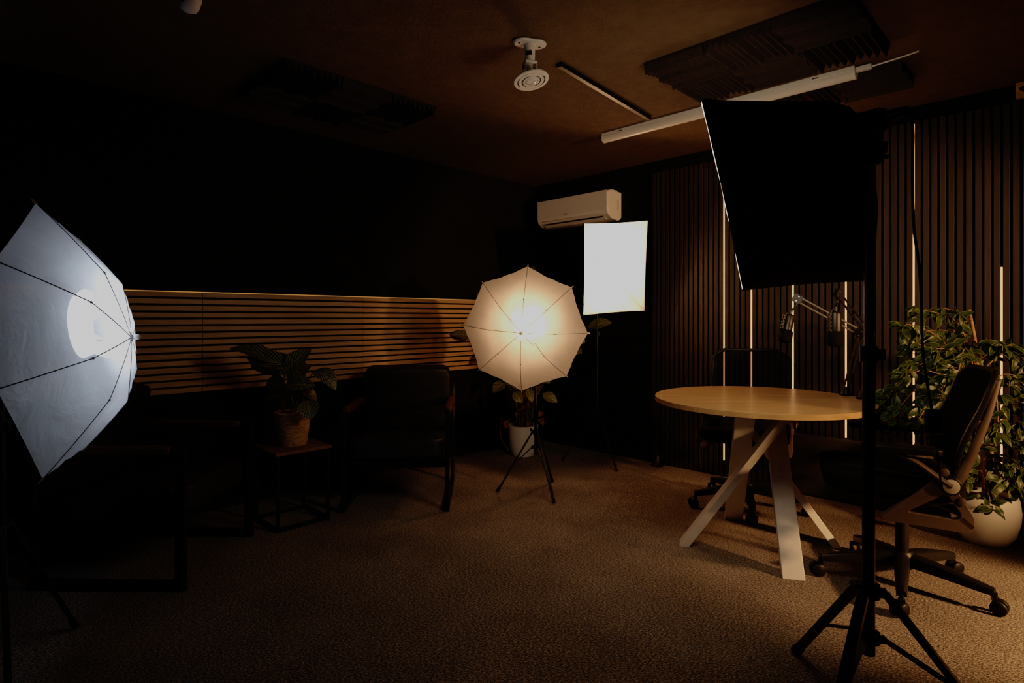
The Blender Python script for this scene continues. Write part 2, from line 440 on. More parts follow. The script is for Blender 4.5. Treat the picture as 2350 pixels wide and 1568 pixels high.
for i in range(3):
    for j in range(2):
        foam_tile(1.24 + .306 * i, 3.36 - .306 * (j + 1), (i + j) % 2 == 0, 'foam tile on the dark left ceiling, %s from left, row %s' % (ORD[i], ['near the wall', 'away from the wall'][j]), 'foam tiles on the unlit ceiling')

# batten lamp
t = thing('batten_lamp', 'white unlit fluorescent batten lamp on the ceiling behind the black softbox', 'ceiling light', R(3.283, 2.345, CEIL), A0)
L = 1.53
b = MB(); b.box((0, -L / 2, -.014), (.062, L, .027)); b.build('housing', m_plastic, t, 40, bevel=.004)
prof = [(.031 * math.cos(a), -.026 - .036 * math.sin(a)) for a in [PI * k / 12 for k in range(13)]]
b = MB(); b.add([V((x, y, z)) for y in (-.012, -L + .012) for x, z in prof], [(i, i + 1, 14 + i, 13 + i) for i in range(12)] + [list(range(13))[::-1], list(range(13, 26))])
b.build('diffuser_cover', plain('milky_cover', (.76, .71, .66), .3, var=.02), t, 50)
for y in (-.006, -L + .006):
    pr = [(.0325 * math.cos(a), -.024 - .039 * math.sin(a)) for a in [PI * k / 12 for k in range(13)]]
    b = MB(); b.add([V((x, y + s * .007, z)) for s in (-1, 1) for x, z in pr], [(i + 13, i + 14, i + 1, i) for i in range(12)] + [list(range(13)), list(range(13, 26))[::-1]]); b.build('end_cap', m_plastic, t, 50)
b = MB(); b.box((0, -L - .035, -.018), (.03, .07, .024)); b.build('connector', m_plastic, t, 40, bevel=.004)
b = MB(); b.tube([(0, -L - .06, -.02), (0, -L - .2, -.012), (0, -L - .26, -.006)], .004, 8); b.build('cord', m_plastic, t)
for y in (-.15, -.75, -1.35):
    b = MB(); b.box((-.0318, y, -.016), (.002, .03, .004)); b.build('clip', m_blackp, t, 0)

t = thing('cable_trunking', 'narrow black trunking strip on the ceiling running to the batten lamp', 'cable trunking', (.231, 2.863, CEIL), 0)
p, q = V((0, 0, -.010)), V((.625, .775, -.010))
b = MB(); b.beam(p, q, .032, .018); b.build('channel', m_blackp, t, 0, bevel=.002)
b = MB(); b.beam(p + V((0, 0, -.011)), q + V((0, 0, -.011)), .026, .004); b.build('lid', plain('gloss_black', (.01, .009, .008), .42), t, 0, bevel=.001)

# white ceiling spotlight
SP = V((.081, 2.647, CEIL))
t = thing('ceiling_spotlight', 'white adjustable ceiling spotlight with round ring face on a short pole', 'ceiling light', SP)
b = MB(); pl = []
for k in range(48):
    a = 2 * PI * k / 48; r = .060 + .018 * math.cos(2 * a) ; pl.append((r * math.cos(a + .3), r * math.sin(a + .3)))
b.prism(pl, -.016, 0); b.build('mount_plate', m_white, t, 50, bevel=.009)
for sx, sy in ((-.048, -.022), (.045, .02)):
    b = MB(); b.lathe([(.006, -.0175), (.006, -.014)], 14, M.Translation((sx, sy, 0))); b.build('screw', m_chrome, t)
b = MB(); b.lathe([(.026, -.014), (.0255, -.03), (.0235, -.034), (.0225, -.098)], 28); b.build('pole', m_white, t, 50)
b = MB(); P = []
for i in range(2):
    P.append([V((.0232 * math.cos(a), .0232 * math.sin(a), -.045 - .026 * i)) for a in [math.radians(d) for d in range(215, 300, 8)]])
b.grid(P); b.build('dark_window', m_dark, t)
b = MB()
b.box((0, 0, -.098), (.058, .046, .012)); b.box((-.026, 0, -.116), (.006, .04, .034)); b.box((.026, 0, -.116), (.006, .04, .034))
o = b.build('yoke', m_white, t, 40, bevel=.003); o.rotation_euler.z = .35
b = MB(); b.tube([(-.034, 0, -.122), (.034, 0, -.122)], .007, 12); o = b.build('pivot_bolt', m_steel, t); o.rotation_euler.z = .35
lm = M.Translation((-.004, -.004, -.122)) @ M.Rotation(-.16, 4, 'Y') @ M.Rotation(-.16, 4, 'X')
b = MB(); b.lathe([(.012, .012), (.018, .0), (.020, -.03), (.032, -.056)], 24, lm); b.build('lamp_neck', m_white, t, 50)
b = MB(); b.lathe([(.034, -.052), (.079, -.056), (.081, -.062), (.079, -.066), (.064, -.067), (.063, -.063), (.060, -.063), (.059, -.067), (.044, -.067), (.043, -.062), (.039, -.062), (.038, -.068), (.031, -.069), (.030, -.064)], 48, lm); b.build('lamp_ring', m_white, t, 40)
for r0, r1, a0, a1 in ((.0405, .0440, 120, 250), (.0405, .0440, 300, 70 + 360), (.0595, .0635, 150, 210), (.0595, .0635, 330, 390)):
    b = MB(); P = []
    for r in (r0, r1): P.append([lm @ V((r * math.cos(math.radians(a0 + (a1 - a0) * k / 16)), r * math.sin(math.radians(a0 + (a1 - a0) * k / 16)), -.0685)) for k in range(17)])
    b.grid(P); b.build('ring_slot', m_dark, t)
b = MB(); b.lathe([(.0005, -.072), (.016, -.0715), (.026, -.070), (.030, -.066)], 28, lm, caps=True); b.build('lamp_lens', m_glass, t, 50)

# partly visible ceiling fitting at the top edge
p = at(428, 20, 2.07)
t = thing('ceiling_camera', 'white rounded ceiling fitting cut off by the top edge', 'ceiling fitting', (p.x, 2.10, CEIL))
b = MB(); b.lathe([(.055, 0), (.055, -.012), (.03, -.02), (.03, -.06)], 28); b.build('mount_plate', m_white, t, 50)
mt = M.Translation((0, 0, -.085)) @ M.Rotation(.35, 4, 'Y') @ M.Rotation(.25, 4, 'X')
b = MB(); b.lathe([(.022, .045), (.037, .03), (.038, -.02), (.035, -.045), (.026, -.062), (.010, -.069), (.001, -.07)], 28, mt); b.build('housing', m_white, t, 60)
b = MB(); b.lathe([(.006, -.0), (.006, .004)], 12, M.Translation((-.012, -.032, -.128)) @ M.Rotation(1.2, 4, 'X')); b.build('screw_hole', m_dark, t)

# junction block on right wall above the cladding
t = thing('junction_block', 'pale wooden block with a dark hole above the slat cladding at the right edge', 'wall fitting', R(WU - .001, .262, 2.335), A0)
b = MB(); b.box((-.02, -.05, .041), (.04, .1, .082)); b.build('block', plain('raw_pine', (.55, .36, .17), .6, var=.25, scale=25), t, 0, bevel=.002)
b = MB(); b.prism([(-.09 + .045 * math.cos(a) * (1 + .2 * math.sin(3 * a)), .040 + .024 * math.sin(a)) for a in [2 * PI * k / 20 for k in range(20)]], 0, .002, M.Translation((-.0405, 0, 0)) @ M(((0, 0, 1, 0), (1, 0, 0, 0), (0, 1, 0, 0), (0, 0, 0, 1))) @ M.Translation((0.03, 0, -.002))); b.build('hole', m_dark, t, 0)

# ------------------------------------------------------------------ air conditioner
t = thing('air_conditioner', 'white split air conditioner on the right wall above the lit softbox', 'air conditioner', R(WU - .001, 2.78, 1.985), A0)
W, Hh, D = .775, .232, .2
prof = [(0, 0.02), (0, Hh), (-D + .03, Hh), (-D + .008, Hh - .008), (-D, Hh - .03), (-D, .06), (-D + .012, .03), (-D + .06, .0), (-.05, -.012), (-.02, 0)]
prof = [(x, z) for x, z in prof]
b = MB(); n = len(prof)
vs = [V((x, y, z)) for y in (0, W) for x, z in prof]
b.add(vs, [(i, (i + 1) % n, n + (i + 1) % n, n + i) for i in range(n)] + [list(range(n))[::-1], list(range(n, 2 * n))])
b.build('casing', m_plastic, t, 30, bevel=.007)
b = MB(); b.box((-D - .003, W / 2, .146), (.006, W - .012, .163)); b.build('front_panel', m_plastic, t, 40, bevel=.004)
b = MB(); b.beam((-D + .004, W / 2, .045), (-D + .066, W / 2, -.006), W - .1, .008, side=(0, 1, 0)); b.build('louvre', plain('louvre_plastic', (.66, .62, .58), .4, var=.03), t, 40, bevel=.002)
b = MB(); b.beam((-D + .022, W / 2, .022), (-D + .030, W / 2, .0155), W - .14, .012, side=(0, 1, 0)); b.build('air_slot', m_dark, t, 0)
b = MB(); yl = W * .58
b.tube([(-D - .0065, yl + .012 - .0016 * k, .082 + .004 * math.sin(k * .9)) for k in range(9)], .0011, 6)
for k in range(4): b.box((-D - .0065, yl - .004 - .007 * k, .081), (.0012, .0042, .007 if k % 2 else .010))
b.build('logo_badge', m_dark, t, 0)
b = MB()
for k in range(5):
    z = .085 + k * .0165
    b.box((-.055, -.0006, z), (.018, .0012, .003)); b.box((-.055 + (.007 if k % 2 else -.007), -.0006, z + .005), (.004, .0012, .011))
b.build('side_marking', plain('marking_grey', (.2, .15, .12), .6), t, 0)
b = MB(); b.box((-.07, .10, Hh + .008), (.09, .15, .016)); b.box((-.03, .16, Hh + .02), (.03, .03, .03)); b.build('top_bracket', m_plastic, t, 40, bevel=.002)

# ------------------------------------------------------------------ light stands
def tripod(t, base, top, collar_z, spread_z, feet, r=.011, knob=True, head=None):
    base = V((base[0], base[1], 0))
    L = lambda p: V(p) - base
    zb = spread_z - .05
    zt = top.z; mid = collar_z + (zt - collar_z) * .52
    b = MB(); b.tube([(0, 0, zb), (0, 0, mid)], r, 16); b.build('pole', m_black, t)
    b = MB(); b.tube([(0, 0, mid - .01), (0, 0, mid + .035)], r * 1.45, 16); b.box((r * 1.8, 0, mid + .012), (r * 1.6, .018, .03)); b.build('clamp', m_blackp, t, 40)
    b = MB(); b.tube([(0, 0, mid), (0, 0, zt)], r * .74, 14); b.build('upper_pole', m_black, t)
    b = MB(); b.tube([(0, 0, collar_z - .018), (0, 0, collar_z + .018)], r * 1.75, 16)
    b2 = MB(); b2.tube([(0, 0, spread_z - .014), (0, 0, spread_z + .014)], r * 1.75, 16)
    for f in feet:
        d = V((f[0], f[1], 0)) - base; d.normalize()
        b.box(V((0, 0, collar_z)) + d * r * 1.9, (.02, .014, .024), None); b2.box(V((0, 0, spread_z)) + d * r * 1.9, (.02, .012, .018))
    b.build('collar', m_blackp, t, 40); b2.build('spreader', m_blackp, t, 40)
    for f in feet:
        fp = V((f[0], f[1], .008)) - base; d = V((fp.x, fp.y, 0)).normalized()
        a = V((0, 0, collar_z)) + d * r * 2.4
        lg = MB(); lg.beam(a, fp, r * 1.7, r * 1.05); lo = lg.build('leg', m_black, t, 40, bevel=.002)
        ft = MB(); u = (fp - a).normalized(); ft.tube([fp - u * .035, fp + V((0, 0, .002))], r * 1.05, 12); ft.build('rubber_foot', m_blackp, lo)
        m_ = a.lerp(fp, .56)
        br = MB(); br.beam(V((0, 0, spread_z)) + d * r * 2.4, m_, r * 1.1, r * .5); br.tube([m_ - V((0, 0, .008)), m_ + V((0, 0, .008))], .006, 8); br.build('brace', m_black, t, 40)
    if knob:
        k = MB(); k.tube([(-r, 0, collar_z + .012), (-r - .028, 0, collar_z + .012)], .006, 10); k.tube([(-r - .022, -.012, collar_z + .015), (-r - .022, .012, collar_z + .018)], .007, 10); k.build('knob', m_blackp, t)

def axes(yaw, pit, roll):
    a = V((math.cos(pit) * math.sin(yaw), math.cos(pit) * math.cos(yaw), math.sin(pit)))
    e = V((math.cos(yaw), -math.sin(yaw), 0)); n = e.cross(a)
    return a, e * math.cos(roll) + n * math.sin(roll), -e * math.sin(roll) + n * math.cos(roll)

def umbrella(t, base, ap, ax, D1, r1, D2, Rr, scale_tip=None, popped=None, sag=.012):
    a, e, n = ax; base = V((base[0], base[1], 0)); N = 8; S = 10; ap = ap - base
    st = scale_tip or [1] * N
    def rib(k, s):
        th = k * 2 * PI / N; d = e * math.cos(th) + n * math.sin(th); R2 = Rr * st[k % N]
        if s < .5:
            q = s / .5; return ap - a * (D1 * q ** 1.25) + d * (r1 * q)
        q = (s - .5) / .5
        return ap - a * (D1 + (D2 - D1) * q) + d * (r1 + (R2 - r1) * (q + .10 * q * (1 - q)))
    K = 14; P = []; rnd = random.Random(3)
    ph = [rnd.uniform(0, 6) for _ in range(N)]
    for i in range(K + 1):
        s = i / K; row = []
        for k in range(N):
            p, q = rib(k, s), rib(k + 1, s)
            for j in range(S):
                f = j / S; w = math.sin(PI * f)
                x = p.lerp(q, f)
                c = ap - a * ((ap - x).dot(a))
                inw = (c - x).normalized()
                fold = .0022 * math.sin(f * 19 + ph[k] + s * 4) * w * min(1, s * 1.5)
                amp = sag * w * s * (1.0 - .55 * s)
                row.append(x + inw * (amp + fold) - a * (fold * .7))
        row.append(row[0]); P.append(row)
    b = MB(); b.grid(P); can = b.build('canopy', m_fabw, t, 60)
    for k in range(N):
        pts = [rib(k, s) for s in [.02, .15, .3, .4, .47, .5, .53, .6, .7, .8, .9, 1.0]]
        if popped == k:
            kk = rib(k, .45) + e * .012 - a * .0
            pts = [rib(k, .02), rib(k, .14), rib(k, .26)] + [rib(k, .27) + n * .022, rib(k, .31) + n * .024, rib(k, .45) + n * .006] + [rib(k, .56), rib(k, .75), rib(k, 1.0)]
            pts = [p + a * .003 for p in pts]
        rb = MB(); rb.tube(pts, .0017, 6)
        kk = rib(k, .5); rb.tube([kk - a * .003, kk + a * .002], .004, 8)
        ro = rb.build('rib', m_steel, t)
        d = (rib(k, 1) - rib(k, .9)).normalized()
        tp = MB(); tp.tube([rib(k, 1) - d * .006, rib(k, 1) + d * .012, rib(k, 1) + d * .017], [.003, .003, .002], 8); tp.build('rib_tip', m_knob, ro)
    b = MB(); b.lathe([(.0095, -.012), (.0095, .004), (.006, .006), (.008, .010), (.0105, .016), (.009, .024), (.003, .028)], 18, frame(ap, a)); b.build('top_cap', m_plastic, t, 60)
    return can
def lamp(t, base, shaft_end, ap, a, bulb_c, bulb_ax, bm_, pole_top, r=.034, ln=.10, multi=None, spread=.075):
    base = V((base[0], base[1], 0)); L = lambda p: V(p) - base
    b = MB(); b.tube([L(ap), L(shaft_end)], .004, 8); b.build('shaft', m_chrome, t)
    ba = V(bulb_ax).normalized()
    z = frame(L(bulb_c), ba)
    for z in ([z] if not multi else [frame(L(bulb_c) + q * spread - ba * .0, q * .8 + ba * .6) for q in (multi[0], -multi[0], multi[1], -multi[1])]):
      b = MB(); b.lathe([(r * .35, -ln * .62), (r * .8, -ln * .5), (r, -ln * .2), (r, ln * .3), (r * .75, ln * .5), (r * .2, ln * .6)], 14, z); b.build('bulb', bm_, t, 60)
    z = frame(L(bulb_c), ba)
    dz = frame(L(bulb_c) - ba * (ln * .62), ba)
    b = MB(); b.lathe([(.026, -.03), (.05, -.015), (.085, .02), (.105, .06)], 32, dz, caps=False); b.build('reflector_dish', [m_blackp, m_silver], t, 60, solid=.003)
    b = MB(); b.lathe([(.012, -ln * .62 - .10), (.024, -ln * .62 - .095), (.026, -ln * .62 - .03), (.020, -ln * .60)], 20, z); b.build('lamp_holder', m_blackp, t, 50)
    hp = L(bulb_c) - ba * (ln * .62 + .07); pt = L(pole_top)
    b = MB(); b.tube([hp, pt], .012, 12); b.box(pt, (.035, .03, .05)); b.build('tilt_bracket', m_blackp, t, 40)
    k = MB(); k.tube([pt + V((.015, 0, 0)), pt + V((.045, 0, .0))], .009, 12); k.build('tilt_knob', m_blackp, t)

# centre umbrella light (warm)
base = V((.158, 3.87))
t = thing('umbrella_light', 'warm glowing white photo umbrella facing the camera, in front of the corner plant', 'studio light', (base.x, base.y, 0))
a_, e_, n_ = axes(3.2695, -.0976, 0)
cen = V((.0808, 3.730, 1.0893)); D2 = .195
roll = .06
ax = (a_, e_ * math.cos(roll) + n_ * math.sin(roll), -e_ * math.sin(roll) + n_ * math.cos(roll))
apx = cen + a_ * D2
umbrella(t, base, apx, ax, .047, .203, D2, .402, popped=5, sag=.018)
bulb_c = cen + a_ * .055 + V((.03, 0, .045))
ptop = V((base.x, base.y, 1.09))
lamp(t, base, cen - a_ * .18, apx, a_, bulb_c, a_ + V((.02, 0, .10)), m_bulbw, ptop, .027, .10, multi=((ax[1] + ax[2] * .5).normalized(), (ax[2] - ax[1] * .5).normalized()), spread=.070)
tripod(t, base, ptop, .404, .305, [(-.098, 3.865), (.263, 3.631), (.286, 4.11)], .010)

# left umbrella light (cool)
base = V((-1.690, 1.930))
t = thing('umbrella_light', 'cool white glowing photo umbrella pointing right at the left edge', 'studio light', (base.x, base.y, 0))
ax = axes(1.2586, .0857, .5567)
apx = V((-1.2447, 1.9046, 1.0996))
umbrella(t, base, apx, ax, .0421, .2167, .1852, .42, [1.03, 1.04, .99, 1, 1, .86, 1.05, 1.03], sag=.008)
cenL = apx - ax[0] * .1852
lamp(t, base, cenL - ax[0] * .25, apx, ax[0], cenL + ax[0] * .06 + V((.0, 0, .05)), ax[0], m_bulbc, V((base.x, base.y, 1.08)), .026, .12, multi=((ax[1] + ax[2] * .35).normalized(), (ax[2] - ax[1] * .35).normalized()))
tripod(t, base, V((base.x, base.y, 1.08)), .479, .36, [(-1.627, 2.175), (-1.53, 1.77), (-1.95, 1.95)], .011)

def softbox(t, base, cen, ax, depth, dif, bulbmat, wid=.5, hei=.7, bulge=.035, lip=.012, bulb_off=.16, sagk=1.5, rb_=.05, hx=0):
    a, e, n = ax; base = V((base[0], base[1], 0)); c = V(cen) - base
    K, per = 10, []
    ring = []
    m = 12
    for i in range(4):
        x0, y0 = ((-1, -1), (1, -1), (1, 1), (-1, 1))[i]; x1, y1 = ((1, -1), (1, 1), (-1, 1), (-1, -1))[i]
        for j in range(m): f = j / m; ring.append((x0 + (x1 - x0) * f, y0 + (y1 - y0) * f, math.sin(PI * f)))
    P = []
    for i in range(K + 1):
        s = i / K; row = []
        kx = 1 - (s ** sagk) * (1 - rb_ / (wid / 2)); ky = 1 - (s ** sagk) * (1 - rb_ / (hei / 2))
        for x, y, w in ring:
            sl = 1 - .03 * w * math.sin(PI * s)
            if s == 0: sl = 1 - .018 * w
            rr = math.hypot(x, y); rx = x; ry = y
            if s > .6:
                g = (s - .6) / .4; l = max(abs(x), abs(y)); rx = x * (1 - g) + (x / rr * 1.05) * g; ry = y * (1 - g) + (y / rr * 1.05) * g
            row.append(c + e * (rx * wid / 2 * kx * sl) + n * (ry * hei / 2 * ky * sl) - a * (depth * s) + e * (hx * s))
        row.append(row[0]); P.append(row)
    b = MB(); b.grid(P); b.build('shell', [m_nylon, m_silver], t, 50, solid=.003)
    # seam tapes
    for i in range(4):
        sb = MB(); sb.tube([P[r_][i * m] for r_ in range(K + 1)], .004, 6); sb.build('rod_sleeve', m_nylon, t)
    # diffuser cloth with a slightly proud wavy rim
    G = 16; Q = []; rnd = random.Random(5)
    for i in range(G + 1):
        row = []
        for j in range(G + 1):
            x, y = -1 + 2 * i / G, -1 + 2 * j / G
            wx = 1 - .02 * (1 - y * y) ** .8; wy = 1 - .02 * (1 - x * x) ** .8
            z = lip + bulge * (1 - x ** 4) * (1 - y ** 4) + .0025 * math.sin(9 * x + 4 * y) * math.cos(7 * y)
            row.append(c + e * (x * (wid / 2 - .004) * wx) + n * (y * (hei / 2 - .004) * wy) + a * z)
        Q.append(row)
    b = MB(); b.grid(Q)
    edge = [Q[i][0] for i in range(G)] + [Q[G][i] for i in range(G)] + [Q[G - i][G] for i in range(G)] + [Q[0][G - i] for i in range(G)] ; edge.append(edge[0])
    b.grid([edge, [p - a * (lip + .004) for p in edge]]); b.build('diffuser', dif, t, 60)
    hd = c - a * depth + e * hx
    b = MB(); b.lathe([(.022, -.075), (.03, -.065), (.045, -.02), (.055, .0), (.05, .01)], 24, frame(hd, a)); b.build('speed_ring', m_blackp, t, 50)
    if bulbmat:
        bc = hd + a * (depth - bulb_off) + n * .035
        b = MB(); b.lathe([(.015, -.11), (.036, -.08), (.040, .0), (.036, .05), (.012, .07)], 14, frame(bc, a)); b.build('bulb', bulbmat, t, 60)
        b = MB(); b.tube([hd, bc - a * .10], .018, 12); b.build('lamp_socket', m_plastic, t)
    return hd + base

# back softbox (warm, facing the camera)
base = V((.688, 4.70))
t = thing('softbox_light', 'warm glowing rectangular softbox on a thin stand below the air conditioner', 'studio light', (base.x, base.y, 0))
ax = axes(2.9401, -.2505, -.0749)
hd = softbox(t, base, V((.7827, 4.4168, 1.5372)), ax, .34, m_fabs, m_bulbs, bulge=.012, lip=.006, bulb_off=.12)
tripod(t, base, V((base.x, base.y, hd.z - .02)), .398, .284, [(.405, 4.706), (.791, 4.400), (.86, 4.93)], .008)
L = lambda p: V(p) - V((base.x, base.y, 0))
b = MB(); b.tube([L(hd - ax[0] * .06), L(V((base.x, base.y, hd.z - .03)))], .014, 12); b.build('tilt_bracket', m_blackp, t)

# right softbox (cool, seen from behind)
base = V((1.010, 1.650))
t = thing('softbox_light', 'large black softbox seen from behind on a black tripod stand at right', 'studio light', (base.x, base.y, 0))
ax = axes(-.2096, -.2365, .0797)
hd = softbox(t, base, V((.9535, 2.0338, 1.6121)), ax, .385, m_difc, None, bulge=.03, lip=.009, sagk=1.05, hx=-.03, rb_=.042)
tripod(t, base, V((base.x, base.y, 1.655)), .393, .262, [(.985, 2.02), (.76, 1.44), (1.30, 1.46)], .0165)
L = lambda p: V(p) - V((base.x, base.y, 0))
b = MB(); b.box(L(V((base.x, base.y, 1.64))), (.05, .04, .085)); b.tube([L(V((base.x, base.y, 1.67))), L(hd - ax[0] * .05)], .016, 12); b.build('tilt_bracket', m_blackp, t, 40)
b = MB(); q = L(V((base.x, base.y, 1.645))); b.tube([q, q + V((.05, .0, .0))], .007, 10); b.tube([q + V((.045, 0, -.014)), q + V((.05, 0, .018))], .006, 8); b.tube([q + V((0, 0, -.02)), q + V((.055, 0, -.024))], .006, 10); b.build('tilt_knob', m_blackp, t)
for z in (1.657, 1.615):
    b = MB(); b.lathe([(.005, 0), (.0055, .003), (.003, .005)], 12, frame(L(V((base.x - .008, base.y - .0205, z))), (0, -1, 0))); b.build('bolt', m_chrome, t)
h1 = at(2081, 254, 1.535)
b = MB(); b.tube([L(hd - ax[0] * .06), L(h1)], [.017, .0125], 14); b.build('lamp_handle', m_blackp, t)
cab = [h1, at(2088, 258, 1.53), at(2095, 300, 1.53), at(2094, 400, 1.53), at(2097, 520, 1.53), at(2108, 600, 1.53), at(2114, 680, 1.53), at(2117, 800, 1.53), at(2128, 880, 1.53), at(2138, 940, 1.53)]
b = MB(); b.tube([L(p) for p in smooth_path(cab)], .0036, 8); cd = b.build('cord', m_blackp, t)
sw = at(2141, 968, 1.53)
b = MB(); b.cushion(L(sw), (.036, .022, .064), n=4, e=.3, puff=0); b.build('inline_switch', m_blackp, cd)
b = MB(); b.tube([L(p) for p in smooth_path([at(2143, 990, 1.53), at(2150, 1030, 1.54), at(2156, 1080, 1.55), at(2160, 1118, 1.55)])], .0026, 8); b.build('cord_tail', m_blackp, cd)

# ------------------------------------------------------------------ round table
TC = V((1.269, 2.989, 0))
t = thing('round_table', 'round light oak table on white crossed flat legs', 'table', TC)
b = MB(); b.lathe([(.517, .727), (.520, .7285), (.520, .7515), (.5185, .753)], 96); b.build('tabletop', m_top, t, 30)
b = MB(); b.box((0, -.03, .718), (.42, .09, .018)); b.build('mounting_plate', m_top, t, 0, bevel=.002)
for k in range(4):
    rm = M.Rotation(k * PI / 2, 4, 'Z')
    ft, tp = rm @ V((-.383, .012, 0)), rm @ V((.115, -.115, .726))
    d = (tp - ft).normalized(); wd = rm @ V((.26, 1, 0))
    b = MB(); wd.normalize(); ot = d.cross(wd).normalized(); ww, hh = .094, .036
    # bar cut level at floor and table top
    vs = []
    for base_, z in ((ft, 0), (tp, .726)):
        for i, j in ((-1, -1), (1, -1), (1, 1), (-1, 1)):
            p = base_ + wd * (i * ww / 2) + ot * (j * hh / 2)
            p = p + d * ((z - p.z) / d.z); vs.append(p)
    b.add(vs, [(0, 1, 2, 3), (7, 6, 5, 4), (4, 5, 1, 0), (5, 6, 2, 1), (6, 7, 3, 2), (7, 4, 0, 3)])
    bm = bmesh.new(); me = bpy.data.meshes.new('tmp'); me.from_pydata([tuple(p) for p in b.v], [], b.f); bm.from_mesh(me)
    bmesh.ops.recalc_face_normals(bm, faces=bm.faces); b.f = [[x.index for x in f.verts] for f in bm.faces]; bm.free(); bpy.data.meshes.remove(me)
    b.build('leg', m_white, t, 0, bevel=.0025)

# ------------------------------------------------------------------ microphones on boom arms
m_armgrey = plain('grey_arm_metal', (.26, .225, .19), .45, metal=.3)
def boom(label, base, elbow, end, post=False):
    t = thing('boom_arm', label, 'microphone arm', (base.x, base.y, .7535)); L = lambda p: V(p) - V((base.x, base.y, .7535))
    b = MB(); b.lathe([(.034, 0), (.034, .006), (.024, .010), (.018, .03), (.016, .045)], 24); b.build('base', m_blackp, t, 50)
    e, q = L(elbow), L(end)
    ln = (e - V((0, 0, .04))).normalized(); side = V((0, 0, 1)).cross(e).normalized() if abs(e.normalized().z) < .98 else V((1, 0, 0))
    off = ln.cross(side).normalized() * .011
    low = V((0, 0, .04))
    b = MB()
    if post: b.tube([low, e], .0085, 12)
    else:
        b.tube([low + off, e + off], .0048, 8); b.tube([low - off, e - off], .0048, 8)
    b.build('lower_arm', m_black, t)
    d = (q - e).normalized(); up = V((0, 0, 1)) - d * d.z; up.normalize(); up *= .013
    b = MB(); b.tube([e + up, q + up], .0046, 8); b.tube([e - up, q - up], .0046, 8); b.build('upper_arm', m_black if post else m_armgrey, t)
    sp = MB(); s0, s1 = e.lerp(q, .08), e.lerp(q, .45); x = d.orthogonal().normalized(); y = d.cross(x)
    sp.tube([s0.lerp(s1, i / 160) + x * .0042 * math.cos(i * .9) + y * .0042 * math.sin(i * .9) for i in range(161)], .0009, 5); sp.build('spring', m_steel, t)
    for c in (e, q):
        jm = MB(); sd = d.cross(V((0, 0, 1))).normalized()
        jm.prism(rounded(.05, .045, .012), -.009, .009, frame(c, sd, d)); jm.build('joint_plate', m_black, t, 40)
    for c in (e + up, e - up, q + up, q - up):
        sd = d.cross(V((0, 0, 1))).normalized(); sd = sd if sd.y < 0 else -sd
        bb = MB(); bb.lathe([(.0055, 0), (.0055, .004), (.003, .006)], 10, frame(c + sd * .009, sd)); bb.build('bolt', m_chrome, t)
    return t
def mic(label, top, bot, hang, r=.0265):
    top, bot, hang = V(top), V(bot), V(hang); ax = (top - bot).normalized(); ln = (top - bot).length
    t = thing('microphone', label, 'microphone', bot); L = lambda p: V(p) - bot
    z = frame((0, 0, 0), ax)
    f = ln * .42
    b = MB(); b.lathe([(r * .7, -.004), (r * 1.16, .002), (r * 1.30, .014), (r * 1.34, f * .5), (r * 1.26, f - .006), (r * 1.05, f)], 28, z); b.build('foam_windscreen', m_blackc, t, 50)
    b = MB(); b.lathe([(r * .97, f - .003), (r, f + .004), (r, ln - .014), (r * .92, ln - .006), (r * .6, ln), (.004, ln + .001)], 32, z); b.build('body', m_mic, t, 40)
    x = V((-1, -.25, 0)); x = (x - ax * ax.dot(x)).normalized()
    b = MB(); hb = [ax * (f + .004 + (ln - f - .02) * k / 8) + x * (r + .006) for k in range(9)]
    b.tube([hb[0], hb[-1]], .004, 8)
    for k in range(0, 9, 2): b.tube([hb[k] - ax * .004, hb[k] + ax * .004], .0095, 10)
    b.build('shock_mount', m_mic, t)
    b = MB(); b.tube(smooth_path([ax * (ln - .03) + x * (r + .005), ax * (ln + .004) + x * r * .8, ax * (ln + .018), L(hang) + V((0, 0, -.012)), L(hang)], 4), .0055, 8); b.build('yoke', m_chrome if False else m_mic, t)
    b = MB(); b.tube([ax * (ln - .002), ax * (ln + .02)], .010, 12); b.build('thread_socket', m_mic, t)
    return t
bA = V((1.775, 2.945, 0)); bB = V((1.770, 3.085, 0))
eA = at(1996, 768, 2.90); qA = at(1925, 676, 2.80)
eB = at(1974, 764, 3.08); qB = at(1830, 686, 3.20)
boom('black boom arm behind the softbox pole, holding the right microphone', bA, eA, qA, True)
boom('black boom arm with its elbow left of the softbox pole, holding the left microphone', bB, eB, qB)
mic('dark microphone with foam windscreen hanging upright, nearest the softbox pole', at(1917, 714, 2.78), at(1917, 794, 2.78), qA + V((-.010, -.004, -.027)))
mic('dark microphone with foam windscreen hanging tilted, left of the other microphone', at(1813, 722, 3.2), at(1800, 785, 3.18), qB + V((-.010, -.004, -.027)), .0262)

